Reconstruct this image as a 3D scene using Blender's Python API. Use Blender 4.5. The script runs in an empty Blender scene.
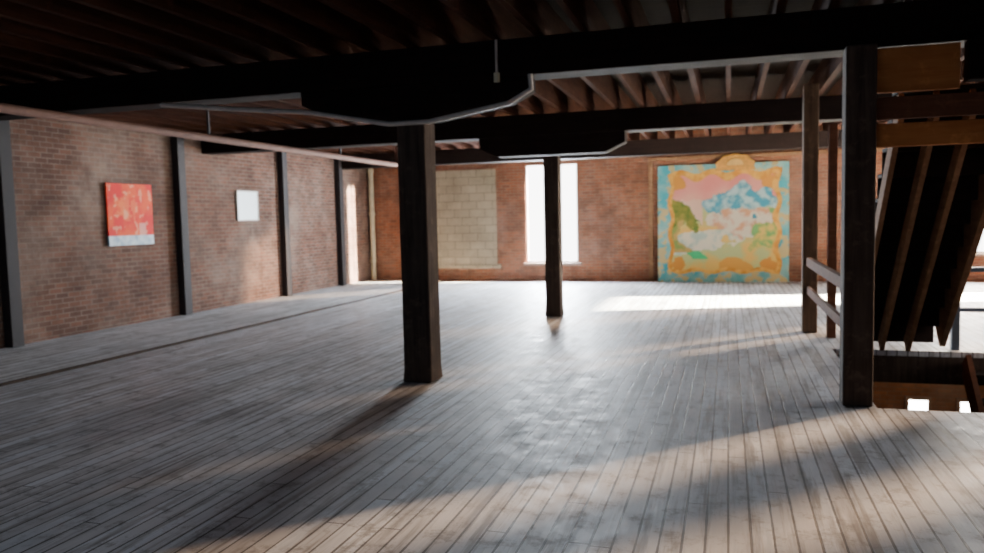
import bpy, bmesh, math, random
from mathutils import Vector, Matrix, noise
random.seed(3)
SC=bpy.context.scene
H=1.55
# ---------------------------------------------------------------- materials
class NT:
    def __init__(s,name):
        s.m=bpy.data.materials.new(name); s.m.use_nodes=True; s.t=s.m.node_tree
        s.b=s.t.nodes["Principled BSDF"]
    def n(s,typ,**kw):
        nd=s.t.nodes.new(typ)
        for k,v in kw.items(): setattr(nd,k,v)
        return nd
    def l(s,a,b): s.t.links.new(a,b)
    def math(s,op,a,b=None,c=None):
        nd=s.n("ShaderNodeMath",operation=op)
        for i,v in enumerate((a,b,c)):
            if v is None: continue
            if isinstance(v,(int,float)): nd.inputs[i].default_value=v
            else: s.l(v,nd.inputs[i])
        return nd.outputs[0]
    def mix(s,f,a,b,mode='MIX'):
        nd=s.n("ShaderNodeMix",data_type='RGBA',blend_type=mode)
        for i,v in ((0,f),(6,a),(7,b)):
            if isinstance(v,(int,float)): nd.inputs[i].default_value=v
            elif isinstance(v,tuple): nd.inputs[i].default_value=(*v[:3],1)
            else: s.l(v,nd.inputs[i])
        return nd.outputs[2]
    def ramp(s,f,stops):
        nd=s.n("ShaderNodeValToRGB"); e=nd.color_ramp.elements
        while len(e)<len(stops): e.new(.5)
        for i,(p,c) in enumerate(stops):
            e[i].position=p; e[i].color=(*c,1) if isinstance(c,tuple) else (c,c,c,1)
        s.l(f,nd.inputs[0]); return nd.outputs[0]
    def obj(s):
        return s.n("ShaderNodeTexCoord").outputs["Object"]
    def mapping(s,v,scale=(1,1,1),rot=(0,0,0)):
        nd=s.n("ShaderNodeMapping"); nd.inputs["Scale"].default_value=scale; nd.inputs["Rotation"].default_value=rot
        s.l(v,nd.inputs[0]); return nd.outputs[0]
    def noise(s,v,scale,detail=4,rough=.6):
        nd=s.n("ShaderNodeTexNoise"); nd.inputs["Scale"].default_value=scale; nd.inputs["Detail"].default_value=detail
        nd.inputs["Roughness"].default_value=rough; s.l(v,nd.inputs["Vector"]); return nd.outputs[0]
    def bump(s,h,st=.3,d=.01):
        nd=s.n("ShaderNodeBump"); nd.inputs["Strength"].default_value=st; nd.inputs["Distance"].default_value=d
        s.l(h,nd.inputs["Height"]); s.l(nd.outputs[0],s.b.inputs["Normal"])
    def fin(s,col,rough=.7):
        if isinstance(col,tuple): s.b.inputs["Base Color"].default_value=(*col,1)
        else: s.l(col,s.b.inputs["Base Color"])
        if isinstance(rough,(int,float)): s.b.inputs["Roughness"].default_value=rough
        else: s.l(rough,s.b.inputs["Roughness"])
        return s.m

def wood(name,c1,c2,axis='Z',rough=.85,sc=1.0,spec=.15):
    t=NT(name); o=t.obj()
    s={'X':(.8,14,14),'Y':(14,.8,14),'Z':(14,14,.8)}[axis]
    g=t.noise(t.mapping(o,tuple(k*sc for k in s)),1.5,5,.65)
    b=t.noise(o,1.7,3); d=t.noise(o,9,4,.7)
    col=t.mix(t.ramp(g,[(.3,0.0),(.72,1.0)]),c1,c2)
    col=t.mix(t.ramp(b,[(.35,.0),(.75,.55)]),col,tuple(x*.45 for x in c1))
    col=t.mix(t.ramp(d,[(.55,.0),(.7,.4)]),col,tuple(x*1.5 for x in c2))
    t.bump(g,.5,.01); t.b.inputs["Specular IOR Level"].default_value=spec
    return t.fin(col,rough)

def floor_mat(name,cA,cB,cC,w=.105,rough=(.4,.72)):
    t=NT(name); o=t.obj(); sep=t.n("ShaderNodeSeparateXYZ"); t.l(o,sep.inputs[0])
    x,y=sep.outputs[0],sep.outputs[1]
    xs=t.math('DIVIDE',x,w); idx=t.math('FLOOR',xs); fx=t.math('FRACT',xs)
    wn=t.n("ShaderNodeTexWhiteNoise",noise_dimensions='1D'); t.l(idx,wn.inputs["W"])
    r1=wn.outputs["Value"]
    ys=t.math('ADD',t.math('DIVIDE',y,2.9),t.math('MULTIPLY',r1,7.3)); iy=t.math('FLOOR',ys); fy=t.math('FRACT',ys)
    cb=t.n("ShaderNodeCombineXYZ"); t.l(idx,cb.inputs[0]); t.l(iy,cb.inputs[1])
    wn2=t.n("ShaderNodeTexWhiteNoise",noise_dimensions='3D'); t.l(cb.outputs[0],wn2.inputs["Vector"]); r2=wn2.outputs["Value"]
    grain=t.noise(t.mapping(o,(30,1.1,1)),1.6,6,.7)
    big=t.noise(t.mapping(o,(1.0,.45,1)),.9,5,.65)
    spot=t.noise(o,5,6,.8)
    streak=t.noise(t.mapping(o,(9,.5,1)),1.2,5,.7)
    col=t.mix(t.ramp(grain,[(.3,0.0),(.7,1.0)]),cA,cB)
    col=t.mix(t.math('MULTIPLY',r2,.6),col,cC)
    col=t.mix(t.ramp(big,[(.42,0.0),(.62,.55)]),col,tuple(k*.42 for k in cA))
    col=t.mix(t.ramp(streak,[(.5,0.0),(.62,.8)]),col,tuple(k*.46 for k in cC))
    col=t.mix(t.ramp(spot,[(.52,0.0),(.64,.7)]),col,tuple(k*.4 for k in cC))
    e=t.math('ABSOLUTE',t.math('SUBTRACT',fx,.5))
    wv=t.math('SUBTRACT',.48,t.math('MULTIPLY',t.noise(t.mapping(o,(3,2,1)),2,3),.08))
    seam=t.math('GREATER_THAN',e,wv)
    ey=t.math('ABSOLUTE',t.math('SUBTRACT',fy,.5)); seamy=t.math('GREATER_THAN',ey,.4983)
    sm=t.math('MAXIMUM',seam,seamy)
    col=t.mix(t.math('MULTIPLY',sm,.8),col,(.025,.02,.018))
    h=t.math('ADD',t.math('SUBTRACT',t.math('MULTIPLY',r2,.35),sm),t.math('MULTIPLY',grain,.5))
    t.bump(h,.6,.006)
    rr=t.n("ShaderNodeMapRange"); t.l(spot,rr.inputs[0]); rr.inputs[1].default_value=.3; rr.inputs[2].default_value=.7
    rr.inputs[3].default_value=rough[0]; rr.inputs[4].default_value=rough[1]
    return t.fin(col,rr.outputs[0])

def brick_mat(name,plane,c1,c2,mort,bw=.21,bh=.072,big=(.6,.4),pale=(.3,.235,.2)):
    t=NT(name); o=t.obj(); sep=t.n("ShaderNodeSeparateXYZ"); t.l(o,sep.inputs[0])
    cb=t.n("ShaderNodeCombineXYZ"); t.l(sep.outputs[0 if plane=='X' else 1],cb.inputs[0]); t.l(sep.outputs[2],cb.inputs[1])
    bt=t.n("ShaderNodeTexBrick"); t.l(cb.outputs[0],bt.inputs["Vector"])
    bt.inputs["Scale"].default_value=1; bt.inputs["Brick Width"].default_value=bw; bt.inputs["Row Height"].default_value=bh
    bt.inputs["Mortar Size"].default_value=.009; bt.inputs["Mortar Smooth"].default_value=.3; bt.inputs["Bias"].default_value=-.1
    bt.inputs["Color1"].default_value=(*c1,1); bt.inputs["Color2"].default_value=(*c2,1); bt.inputs["Mortar"].default_value=(*mort,1)
    n1=t.noise(o,.8,5,.6); n2=t.noise(o,3.5,5,.7); n3=t.noise(o,1.3,3,.5)
    col=t.mix(t.ramp(n1,[(.45,0.0),(.75,big[0])]),bt.outputs[0],pale)
    col=t.mix(t.ramp(n2,[(.46,0.0),(.68,big[1])]),col,tuple(k*.35 for k in c1))
    col=t.mix(t.ramp(n3,[(.5,0.0),(.75,.5)]),col,tuple(k*.4 for k in c2))
    t.bump(t.math('SUBTRACT',t.math('MULTIPLY',n2,.4),bt.outputs["Fac"]),.6,.01)
    t.b.inputs["Specular IOR Level"].default_value=.25
    return t.fin(col,.9)

def plain(name,c,rough=.6,metal=0,var=.25,scale=6):
    t=NT(name); n=t.noise(t.obj(),scale,4)
    col=t.mix(t.ramp(n,[(.35,0.0),(.7,1.0)]),c,tuple(k*(1-var) for k in c))
    t.b.inputs["Metallic"].default_value=metal
    return t.fin(col,rough)
def glow(name,c,st):
    t=NT(name); t.b.inputs["Emission Color"].default_value=(*c,1); t.b.inputs["Emission Strength"].default_value=st
    return t.fin(c,.3)

M_floor=floor_mat("floor_boards",(.61,.66,.74),(.85,.88,.93),(.48,.45,.44))
M_floor2=floor_mat("floor_boards_wall_strip",(.66,.7,.76),(.86,.88,.91),(.55,.55,.55),w=.16,rough=(.6,.85))
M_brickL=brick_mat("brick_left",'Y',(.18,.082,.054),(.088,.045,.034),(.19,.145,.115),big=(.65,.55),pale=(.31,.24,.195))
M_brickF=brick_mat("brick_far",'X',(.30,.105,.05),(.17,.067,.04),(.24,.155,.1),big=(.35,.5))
M_block=brick_mat("cinder_block",'X',(.42,.33,.22),(.35,.28,.185),(.19,.15,.1),bw=.4,bh=.2,big=(.2,.3),pale=(.46,.39,.29))
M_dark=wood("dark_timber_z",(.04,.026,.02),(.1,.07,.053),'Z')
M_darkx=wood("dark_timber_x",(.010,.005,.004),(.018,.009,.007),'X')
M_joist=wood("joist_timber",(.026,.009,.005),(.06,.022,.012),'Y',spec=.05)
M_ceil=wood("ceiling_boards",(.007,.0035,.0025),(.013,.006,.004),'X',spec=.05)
M_brown=wood("brown_timber_x",(.38,.125,.035),(.52,.21,.065),'X')
M_brown2=wood("red_brown_timber_x",(.1,.038,.02),(.16,.065,.035),'X')
M_tan=wood("tan_timber",(.2,.1,.05),(.31,.17,.09),'Y')
M_stair=wood("stair_timber",(.014,.008,.006),(.025,.015,.011),'X')
M_pil=plain("pilaster_iron",(.018,.013,.014),.75)
M_rust=plain("rusty_pipe",(.17,.08,.055),.85,.0)
M_cream=plain("cream_paint",(.7,.62,.42),.5)
M_grey=plain("pale_conduit",(.6,.52,.45),.6,0)  # pale tone of small fittings and of the painted bolster highlight
M_win=plain("window_frame_paint",(.3,.2,.15),.6)
M_blue=plain("blue_grey_paint",(.06,.09,.13),.5)
M_gold=plain("gold_paint",(.72,.34,.06),.6,0,.4,14)
M_low=brick_mat("brick_lower",'X',(.3,.13,.06),(.2,.09,.05),(.2,.13,.08))

# ---------------------------------------------------------------- mesh helpers
def link(o,parent=None):
    SC.collection.objects.link(o)
    if parent: o.parent=parent
    return o
def empty(name):
    e=bpy.data.objects.new(name,None); SC.collection.objects.link(e); return e
def box_bm(bm,x0,x1,y0,y1,z0,z1,mi=0):
    r=bmesh.ops.create_cube(bm,size=1); vs=r['verts']
    for v in vs: v.co=Vector(((x0+x1)/2+v.co.x*(x1-x0),(y0+y1)/2+v.co.y*(y1-y0),(z0+z1)/2+v.co.z*(z1-z0)))
    return vs
def done(bm,name,mats,parent=None,bevel=0,smooth=False):
    me=bpy.data.meshes.new(name); bmesh.ops.recalc_face_normals(bm,faces=bm.faces); bm.to_mesh(me); bm.free()
    for m in (mats if isinstance(mats,(list,tuple)) else [mats]): me.materials.append(m)
    o=bpy.data.objects.new(name,me); link(o,parent)
    if bevel:
        b=o.modifiers.new("bev",'BEVEL'); b.width=bevel; b.segments=2; b.limit_method='ANGLE'
    return o
def boxes(name,lst,mat,parent=None,bevel=0):
    bm=bmesh.new()
    for b in lst: box_bm(bm,*b)
    return done(bm,name,mat,parent,bevel)
def beam_between(bm,a,b,w,h,up=Vector((0,0,1))):
    a,b=Vector(a),Vector(b); d=(b-a); L=d.length; d.normalize()
    s=d.cross(up).normalized(); u=s.cross(d).normalized()
    vs=box_bm(bm,-.5,.5,-.5,.5,-.5,.5)
    c=(a+b)/2
    for v in vs: v.co=c+d*v.co.x*L+s*v.co.y*w+u*v.co.z*h
def tube(name,pts,r,mat,parent=None):
    cu=bpy.data.curves.new(name,'CURVE'); cu.dimensions='3D'; cu.bevel_depth=r; cu.bevel_resolution=3; cu.use_fill_caps=True
    sp=cu.splines.new('POLY'); sp.points.add(len(pts)-1)
    for p,q in zip(sp.points,pts): p.co=(*q,1)
    cu.materials.append(mat); o=bpy.data.objects.new(name,cu); return link(o,parent)
def prism(name,prof,y0,y1,mat,parent=None,bevel=0):
    bm=bmesh.new()
    a=[bm.verts.new((x,y0,z)) for x,z in prof]; b=[bm.verts.new((x,y1,z)) for x,z in prof]
    bm.faces.new(a); bm.faces.new(b[::-1]); n=len(prof)
    for i in range(n): bm.faces.new((a[i],b[i],b[(i+1)%n],a[(i+1)%n]))
    return done(bm,name,mat,parent,bevel)

XL,XR,YB,YF=-8.95,6.0,-4.0,18.5
ZC=3.5
# ---------------------------------------------------------------- shell
HX0,HX1,HY0,HY1=1.12,3.3,6.6,9.4
boxes("floor",[(-6.9,HX0,YB,YF,-.06,0),(HX0,HX1,YB,HY0,-.06,0),(HX0,HX1,HY1,YF,-.06,0),(HX1,XR,YB,YF,-.06,0)],M_floor)
boxes("floor_wall_strip",[(XL,-6.94,YB,YF,-.06,0.03)],M_floor2)
boxes("trim_4",[(-6.94,-6.9,YB,YF,-.06,.03)],M_dark)
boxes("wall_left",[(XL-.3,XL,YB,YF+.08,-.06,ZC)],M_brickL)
W1=(-4.75,-3.45,.45,2.85); W2=(4.35,5.55,.6,2.7); TW=.08
boxes("wall_far",[(XL,W1[0],YF,YF+TW,-.06,ZC),(W1[0],W1[1],YF,YF+TW,-.06,W1[2]),(W1[0],W1[1],YF,YF+TW,W1[3],ZC),
  (W1[1],W2[0],YF,YF+TW,-.06,ZC),(W2[0],W2[1],YF,YF+TW,-.06,W2[2]),(W2[0],W2[1],YF,YF+TW,W2[3],ZC),(W2[1],XR,YF,YF+TW,-.06,ZC)],M_brickF)
WR=(15.35,16.45,.4,2.85)
RW=[(7.9,8.6,.5,2.85),(9.5,10.2,.5,2.85),(11.1,11.8,.5,2.85),(12.9,13.6,.5,2.85),WR]
L=[]; yp=YB
for a,b,c,d in RW:
    L+= [(XR,XR+.15,yp,a,-.06,ZC),(XR,XR+.15,a,b,-.06,c),(XR,XR+.15,a,b,d,ZC)]; yp=b
L.append((XR,XR+.15,yp,YF+.08,-.06,ZC))
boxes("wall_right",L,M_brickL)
boxes("wall_back",[(XL,XR,YB-.2,YB,-.06,ZC)],M_brickF)
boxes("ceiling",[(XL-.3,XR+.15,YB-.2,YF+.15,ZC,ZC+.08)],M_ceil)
bm=bmesh.new(); x=XL+.15
while x<XR:
    box_bm(bm,x-.03+random.uniform(-.01,.01),x+.03,YB,YF,3.15,ZC); x+=.4
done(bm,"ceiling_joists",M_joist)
for i,yc in enumerate((1.9,6.95,11.95,16.95)):
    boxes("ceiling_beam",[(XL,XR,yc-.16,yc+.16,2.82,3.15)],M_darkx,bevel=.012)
def window_y(name,x0,x1,y,z0,z1,nx,nz):
    e=empty(name); t=.04
    boxes("frame",[(x0,x0+t,y,y+.05,z0,z1),(x1-t,x1,y,y+.05,z0,z1),(x0+t,x1-t,y,y+.05,z0,z0+t),(x0+t,x1-t,y,y+.05,z1-t,z1)],M_win,e)
    m=[]
    for i in range(1,nx):
        xx=x0+(x1-x0)*i/nx; m.append((xx-.01,xx+.01,y+.02,y+.035,z0+t,z1-t))
    for j in range(1,nz):
        zz=z0+(z1-z0)*j/nz; m.append((x0+t,x1-t,y+.021,y+.034,zz-.01,zz+.01))
    boxes("muntins",m,M_win,e)
    boxes("sill",[(x0-.06,x1+.06,y-.12,y,z0-.06,z0)],M_win,e)
window_y("window_1",*W1[:2],YF+.02,*W1[2:],2,1)
window_y("window_2",*W2[:2],YF+.02,*W2[2:],2,1)
def window_x(name,x,y0,y1,z0,z1):
    e=empty(name); t=.05
    boxes("frame",[(x,x+.06,y0,y0+t,z0,z1),(x,x+.06,y1-t,y1,z0,z1),(x,x+.06,y0+t,y1-t,z0,z0+t),(x,x+.06,y0+t,y1-t,z1-t,z1)],M_win,e)
for i,wn in enumerate(RW): window_x("window_%d"%(i+3),XR+.04,*wn)
boxes("blocked_window_infill",[(-7.25,-5.5,YF-.03,YF,.42,2.78)],M_block)
boxes("trim_1",[(-7.3,-5.4,YF-.06,YF,.32,.42)],M_block)
boxes("baseboard_far",[(XL,-1.7,YF-.03,YF,.0,.12)],M_brickF)
for yy in (4.4,7.75,11.1,14.3,16.75):
    boxes("wall_pilaster",[(XL,XL+.13,yy-.09,yy+.09,.03,3.15)],M_pil,bevel=.008)
e=empty("sprinkler_pipe")
tube("pipe",[(-6.85,-3.5,2.745),(-6.8,15.4,2.745),(-6.8,15.5,2.78),(-6.8,15.5,3.3)],.05,M_rust,e)
for yy in (.1,3.6,5.2,9.2,13.0):
    boxes("hanger",[(-6.86,-6.83,yy-.015,yy+.015,2.79,3.5)],M_pil,e)
e=empty("downpipe"); 
tube("pipe",[(XL+.12,YF-.13,0.03),(XL+.12,YF-.13,3.3)],.065,M_cream,e)
for z in (.5,1.7,2.8): tube("collar",[(XL+.12,YF-.13,z),(XL+.12,YF-.13,z+.08)],.082,M_cream,e)

# ---------------------------------------------------------------- columns with tapered bolsters
def column(x,y,s,prof):
    e=empty("timber_column")
    h=s/2
    bm=bmesh.new()
    rings=[(0,1.07),(.05,1.05),(.14,1.0),(2.5,1.0)]
    prev=None
    for z,k in rings:
        r=[bm.verts.new((x+sx*h*k,y+sy*h*k,z)) for sx,sy in ((-1,-1),(1,-1),(1,1),(-1,1))]
        if prev:
            for i in range(4): bm.faces.new((prev[i],prev[(i+1)%4],r[(i+1)%4],r[i]))
        else: bm.faces.new(r[::-1])
        prev=r
    bm.faces.new(prev)
    done(bm,"post",M_dark,e,.018)
    P=[(x-a,z) for a,z in prof]+[(x+a,z) for a,z in prof[::-1]]
    prism("bolster",P,y-.13,y+.13,M_darkx,e,.008)
    return e
cc=column(-2.85,6.95,.285,[(1.15,2.82),(1.15,2.7),(.95,2.6),(.2,2.48)])
column(-2.63,11.95,.24,[(1.15,2.82),(1.15,2.66),(.85,2.52)])
tube("conduit",[(-5.6,6.78,2.8),(-4.7,6.78,2.7),(-3.9,6.78,2.62),(-3.05,6.78,2.46),(-2.65,6.78,2.46),(-1.88,6.78,2.58),(-1.67,6.78,2.69),(-1.68,6.78,2.82)],.022,M_grey,cc)  # pale tube added as a painted highlight along the bolster's lower edge
e=empty("pendant_bulb_holder")
tube("cord",[(-1.98,6.76,3.14),(-1.98,6.76,2.84)],.012,M_grey,e); tube("socket",[(-1.98,6.76,2.85),(-1.98,6.76,2.77)],.028,M_cream,e)

# ---------------------------------------------------------------- stairwell posts, rails
F=empty("stairwell_timber_frame"); x,y=.98,6.72
boxes("near_post",[(x-.11,x+.11,y-.11,y+.11,0,2.82)],M_dark,F,.015)
x,y=1.0,10.7
boxes("far_post",[(x-.09,x+.09,y-.09,y+.09,0,3.15)],wood("post_tan_brown",(.06,.035,.022),(.16,.1,.06),'Z'),F,.012)
boxes("rails",[(.95,1.01,6.83,10.61,.86,.97),(.96,1.0,6.83,10.61,.5,.6)],M_brown2,F,.006)
boxes("middle_post",[(1.16,1.26,10.2,10.3,0,2.6)],M_brown2,F,.006)
boxes("header_board_top",[(1.09,1.68,6.74,6.8,2.46,2.8)],M_brown,F,.006)
boxes("header_board_mid",[(1.09,3.6,6.7,6.76,2.25,2.42)],M_brown2,F,.006)
boxes("header_board_low",[(1.09,3.6,6.74,6.8,2.04,2.22)],M_brown,F,.006)
boxes("header_block",[(1.7,2.4,6.6,6.74,2.5,2.8)],M_darkx,F,.01)
e=empty("open_staircase")
A=Vector((0,9.45,0)); B=Vector((0,7.12,2.45))
bm=bmesh.new()
for sx in (1.36,1.62,1.88):
    beam_between(bm,(sx,A.y-.05,A.z+.06),(sx,B.y,B.z),.045,.17)
beam_between(bm,(2.2,A.y-.02,A.z+.21),(2.2,B.y+.07,B.z+.1),.06,.4)
done(bm,"stringers",M_tan,e,.005)
bm=bmesh.new(); N=11
for i in range(N):
    t=(i+.7)/N; p=A.lerp(B,t); 
    box_bm(bm,1.34,2.17,p.y+.02,p.y+.25,p.z+.13,p.z+.165)
    box_bm(bm,1.34,2.17,p.y+.225,p.y+.245,p.z-.08,p.z+.13)
done(bm,"treads",M_stair,e,.004)
e=empty("descending_stairwell")
boxes("fascia",[(HX0,HX1,HY1,HY1+.06,-.36,-.06),(HX0-.06,HX0,HY0,HY1,-.36,-.06),(HX0,HX1,HY0-.06,HY0,-.12,-.06)],M_dark,e)
bm=bmesh.new()
for sx in (2.45,3.2): beam_between(bm,(sx,9.38,-.1),(sx,6.2,-3.3),.05,.26)
done(bm,"stringers",M_brown2,e)
bm=bmesh.new()
for i in range(13):
    t=(i+.5)/13; box_bm(bm,2.47,3.18,9.38-3.18*t-.12,9.38-3.18*t+.12,-.1-3.2*t,-.07-3.2*t)
done(bm,"treads",M_stair,e)
boxes("floor_lower",[(-2,XR,1,14,-3.66,-3.6)],M_floor)
boxes("wall_lower",[(-2,XR,14,14.2,-3.6,-.06),(-2.2,-2,1,14.2,-3.6,-.06),(XR,XR+.15,1,14.2,-3.6,-.06),(-2,XR,.8,1,-3.6,-.06)],M_low)
Mg=glow("bright_glass",(1,.98,.92),22)
for k,xx in enumerate((2.97,3.72)):
    e=empty("window_%d"%(8+k))
    boxes("glass",[(xx-.14,xx+.14,13.95,13.97,-2.5,-1.56)],Mg,e)
    boxes("frame",[(xx-.19,xx-.14,13.93,14,-2.55,-1.51),(xx+.14,xx+.19,13.93,14,-2.55,-1.51),(xx-.14,xx+.14,13.93,14,-1.56,-1.51),(xx-.14,xx+.14,13.93,14,-2.55,-2.5)],M_win,e)
e=empty("handrail")
boxes("posts",[(2.34,2.42,9.5,9.58,0,.86),(4.2,4.28,9.5,9.58,0,.86)],M_blue,e,.006)
boxes("rails",[(2.3,4.3,9.49,9.59,.86,.91),(2.42,4.2,9.52,9.56,.42,.47)],M_blue,e,.006)

# ---------------------------------------------------------------- artworks
def painted_panel(name,nu,nv,W,Hh,fn,parent=None,rough=.6,thick=.04):
    me=bpy.data.meshes.new(name); vs=[];fs=[]
    for j in range(nv+1):
        for i in range(nu+1): vs.append((i/nu*W,0,j/nv*Hh))
    for j in range(nv):
        for i in range(nu):
            a=j*(nu+1)+i; fs.append((a,a+1,a+nu+2,a+nu+1))
    me.from_pydata(vs,[],fs); ca=me.color_attributes.new("paint",'FLOAT_COLOR','POINT')
    for j in range(nv+1):
        for i in range(nu+1):
            ca.data[j*(nu+1)+i].color=(*fn(i/nu,j/nv),1)
    t=NT(name+"_paint"); a=t.n("ShaderNodeAttribute",attribute_name="paint"); t.fin(a.outputs["Color"],rough)
    t.b.inputs["Specular IOR Level"].default_value=.15
    me.materials.append(t.m); o=bpy.data.objects.new(name,me); link(o,parent)
    s=o.modifiers.new("sol",'SOLIDIFY'); s.thickness=thick; s.offset=-1
    return o
def nz(u,v,s,k=0): return noise.fractal(Vector((u*s,v*s,k)),1.0,2.0,4)
def mixc(a,b,t): t=max(0,min(1,t)); return tuple(a[i]*(1-t)+b[i]*t for i in range(3))
def mural(u,v):
    n=nz(u,v,6,1); n2=nz(u,v,14,5); n3=nz(u,v,3,9)
    du=min(u,1-u); dv=min(v,1-v)
    wob=.018*math.sin(u*26)+.018*math.sin(v*24+1)
    if du<.075+wob or dv<.075+wob:
        c=mixc((.06,.36,.4),(.38,.56,.46),.5+n)
        if n2>.14: c=mixc(c,(.72,.46,.14),.75)
        return c
    if du<.12+wob or dv<.12+wob:
        return mixc((.62,.25,.03),(.84,.46,.1),.5+n2*1.4)
    cu=min(abs(u-.15),abs(u-.85)); cv=min(abs(v-.15),abs(v-.85))
    if cu*cu+cv*cv<.004*(1+n2): return (.66,.28,.05)
    if (u-.58)**2/.02+(v-.12)**2/.006<1+n: return (.72,.35,.07)
    sky=mixc((.8,.27,.23),(.87,.46,.34),(.9-v)*2.5+n*.4)
    mh=.70+.15*math.exp(-((u-.66)/.1)**2)+.06*math.exp(-((u-.5)/.07)**2)+.1*math.exp(-((u-.84)/.05)**2)+n2*.04
    if v>mh: return sky
    if v>.6+n*.12+n2*.05 and u>.36+n*.1:
        return mixc((.04,.24,.32),(.5,.66,.62),.35+n2*1.8)
    hl=.74-1.1*(u-.12)
    if u<.44 and v>.5+n*.1 and v<hl+n*.06: return mixc((.06,.12,.02),(.28,.22,.05),.4+n2)
    if v>.5+n*.1 and u<.35: return mixc(sky,(.85,.7,.5),.5)
    if u<.2+n*.1 and v>.25: return mixc((.2,.26,.07),(.5,.32,.1),.4+n2*2)
    if (u-.62)**2/.05+(v-.52)**2/.02<1+n*1.3: return mixc((.82,.72,.55),(.66,.33,.17),.3+n2*1.9)
    if u>.74+n*.1 and v<.62 and v>.3+n*.1: return mixc((.76,.54,.13),(.14,.32,.1),.4+n2*1.7)
    if abs(u-.3-.03*math.sin(v*40))<.06 and abs(v-.23)<.035: return (.04,.42,.16)
    if abs(v-.38-.2*(u-.5)+n*.08)<.05: return mixc((.85,.78,.6),(.5,.6,.48),n2*2+.2)
    return mixc((.78,.5,.13),(.52,.56,.24),.5+n*1.8)
e=empty("painted_mural_panel")
W,Hh=2.85,2.68; X0=-1.56
p=painted_panel("panel",150,140,W,Hh,mural,e)
p.location=(X0,YF-.16,.0); p.rotation_euler=(math.radians(-2.2),0,0)
pts=[]; cx,cz=X0+W*.6,2.60
for i in range(49):
    a=math.pi*i/48; r=1+.09*abs(math.sin(a*5))
    pts.append((cx+.4*r*math.cos(a),cz+.27*r*math.sin(a)))
pts+= [(cx-.45,cz-.08),(cx+.45,cz-.08)]
prism("crest",pts,YF-.13,YF-.08,M_gold,e,.008)
prism("crest_shell",[(cx+.18*math.cos(math.pi*i/12),cz+.03+.15*math.sin(math.pi*i/12)) for i in range(13)],YF-.16,YF-.13,plain("gold_light",(.82,.5,.15),.6),e,.006)
boxes("trim_2",[(-1.78,-1.68,YF-.05,YF,0,2.78)],M_tan)
boxes("trim_3",[(-1.78,3.2,YF-.06,YF,2.8,2.88)],M_tan)

def red(u,v):
    n=nz(u,v,4,2); n2=nz(u,v,9,7)
    if v<.16: return mixc((.7,.78,.82),(.2,.35,.5),.3+n2)
    c=mixc((.75,.008,.004),(.85,.09,.01),.4+n*1.6)
    if (u-.42)**2+(v-.6)**2<.05*(1+n2*2): c=mixc(c,(.95,.25,.06),.5)
    if n2>.4: c=mixc(c,(.9,.6,.35),.4)
    if abs(u-.75)<.08 and v<.36: c=mixc(c,(.85,.5,.4),.6)
    return c
e=empty("abstract_red_painting")
p=painted_panel("canvas",60,60,.95,.95,red,e,.6,.03); p.rotation_euler=(0,0,math.radians(90)); p.location=(XL+.05,9.48,1.27)
e=empty("white_notice_board")
t=plain("white_board",(.88,.98,.98),.4,0,.03); boxes("board",[(XL,XL+.03,12.75,13.4,1.64,2.18)],t,e,.004)
boxes("frame",[(XL,XL+.04,12.73,12.75,1.62,2.2),(XL,XL+.04,13.4,13.42,1.62,2.2),(XL,XL+.04,12.75,13.4,1.62,1.64),(XL,XL+.04,12.75,13.4,2.18,2.2)],M_grey,e)

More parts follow.
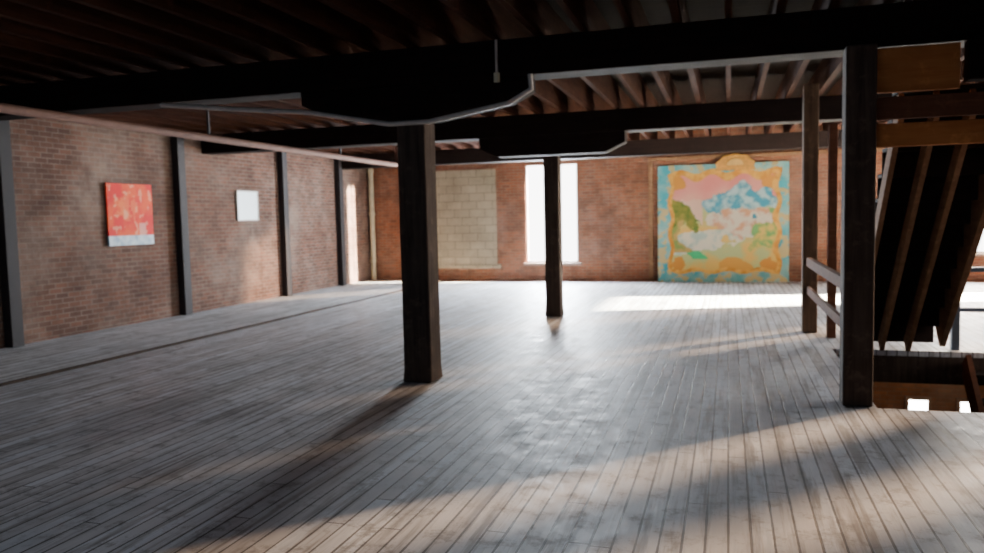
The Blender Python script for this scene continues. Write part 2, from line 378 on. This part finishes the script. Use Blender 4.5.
# ---------------------------------------------------------------- lights
def area(name,loc,d,sx,sy,en,col,spread=180):
    l=bpy.data.lights.new(name,'AREA'); l.shape='RECTANGLE'; l.size=sx; l.size_y=sy; l.energy=en; l.color=col; l.spread=math.radians(spread)
    o=bpy.data.objects.new(name,l); o.location=loc; o.rotation_euler=Vector(d).to_track_quat('-Z','Y').to_euler(); link(o); return o
sd=Vector((-.70,-.72,-.225))
s=bpy.data.lights.new("sun",'SUN'); s.energy=15; s.angle=math.radians(3); s.color=(1,.64,.38); so=bpy.data.objects.new("sun",s); link(so)
so.rotation_euler=sd.to_track_quat('-Z','Y').to_euler(); so.location=(12,20,8)
def spot(name,loc,tgt,en,ang,col):
    sp=bpy.data.lights.new(name,'SPOT'); sp.energy=en; sp.spot_size=math.radians(ang); sp.spot_blend=.1; sp.shadow_soft_size=.06; sp.color=col
    o=bpy.data.objects.new(name,sp); link(o); o.location=loc; o.rotation_euler=(Vector(tgt)-o.location).to_track_quat('-Z','Y').to_euler()
spot("sun_glint_spot",(12.5,17.6,5.0),(0,14.6,0),900000,22,(1,.9,.7))  # added spot outside the window, standing in for the sun patch on the floor
spot("sun_glint_spot",(1.5,19.75,2.6),(-8.6,17.8,.3),250000,24,(1,.88,.68))  # added spot in place of sunlight, brightens the left corner
area("window_light_far",((W1[0]+W1[1])/2,YF+.1,1.65),(0,-1,-.02),1.25,2.35,1700,(.84,.92,1))
area("window_light_far_right",((W2[0]+W2[1])/2,YF+.1,1.65),(-.1,-1,-.02),1.15,2.05,700,(1,.9,.78))
for (a,b,c0,d0) in RW[:4]:
    area("window_light_right",(XR+.12,(a+b)/2,(c0+d0)/2),(-1,0,0),b-a-.1,d0-c0-.1,75,(1,.92,.84))
area("window_light_behind",(-3,YB+.3,1.9),(0,1,-.12),9,2.2,85,(.45,.7,1))  # added cool fill from behind the camera; the back wall has no window
area("window_light_lower",(3.0,11,-.5),(-.1,.6,-.8),2,1.0,20,(1,.7,.42))  # added warm fill for the lower wall, hung free of any window
w=bpy.data.worlds.new("sky"); SC.world=w; w.use_nodes=True
b=w.node_tree.nodes["Background"]; b.inputs[0].default_value=(1,.98,.96,1); b.inputs[1].default_value=9

# ---------------------------------------------------------------- camera
c=bpy.data.cameras.new("camera"); c.sensor_width=36; c.lens=775/984*36; o=bpy.data.objects.new("camera",c); link(o)
c.dof.use_dof=True; c.dof.focus_distance=2.8; c.dof.aperture_fstop=2.8
R=Matrix.Rotation(math.radians(17),3,'Z')@Matrix.Rotation(math.radians(90-4.25),3,'X')@Matrix.Rotation(math.radians(-1.3),3,'Z')
o.matrix_world=Matrix.Translation((0,0,H))@R.to_4x4(); SC.camera=o
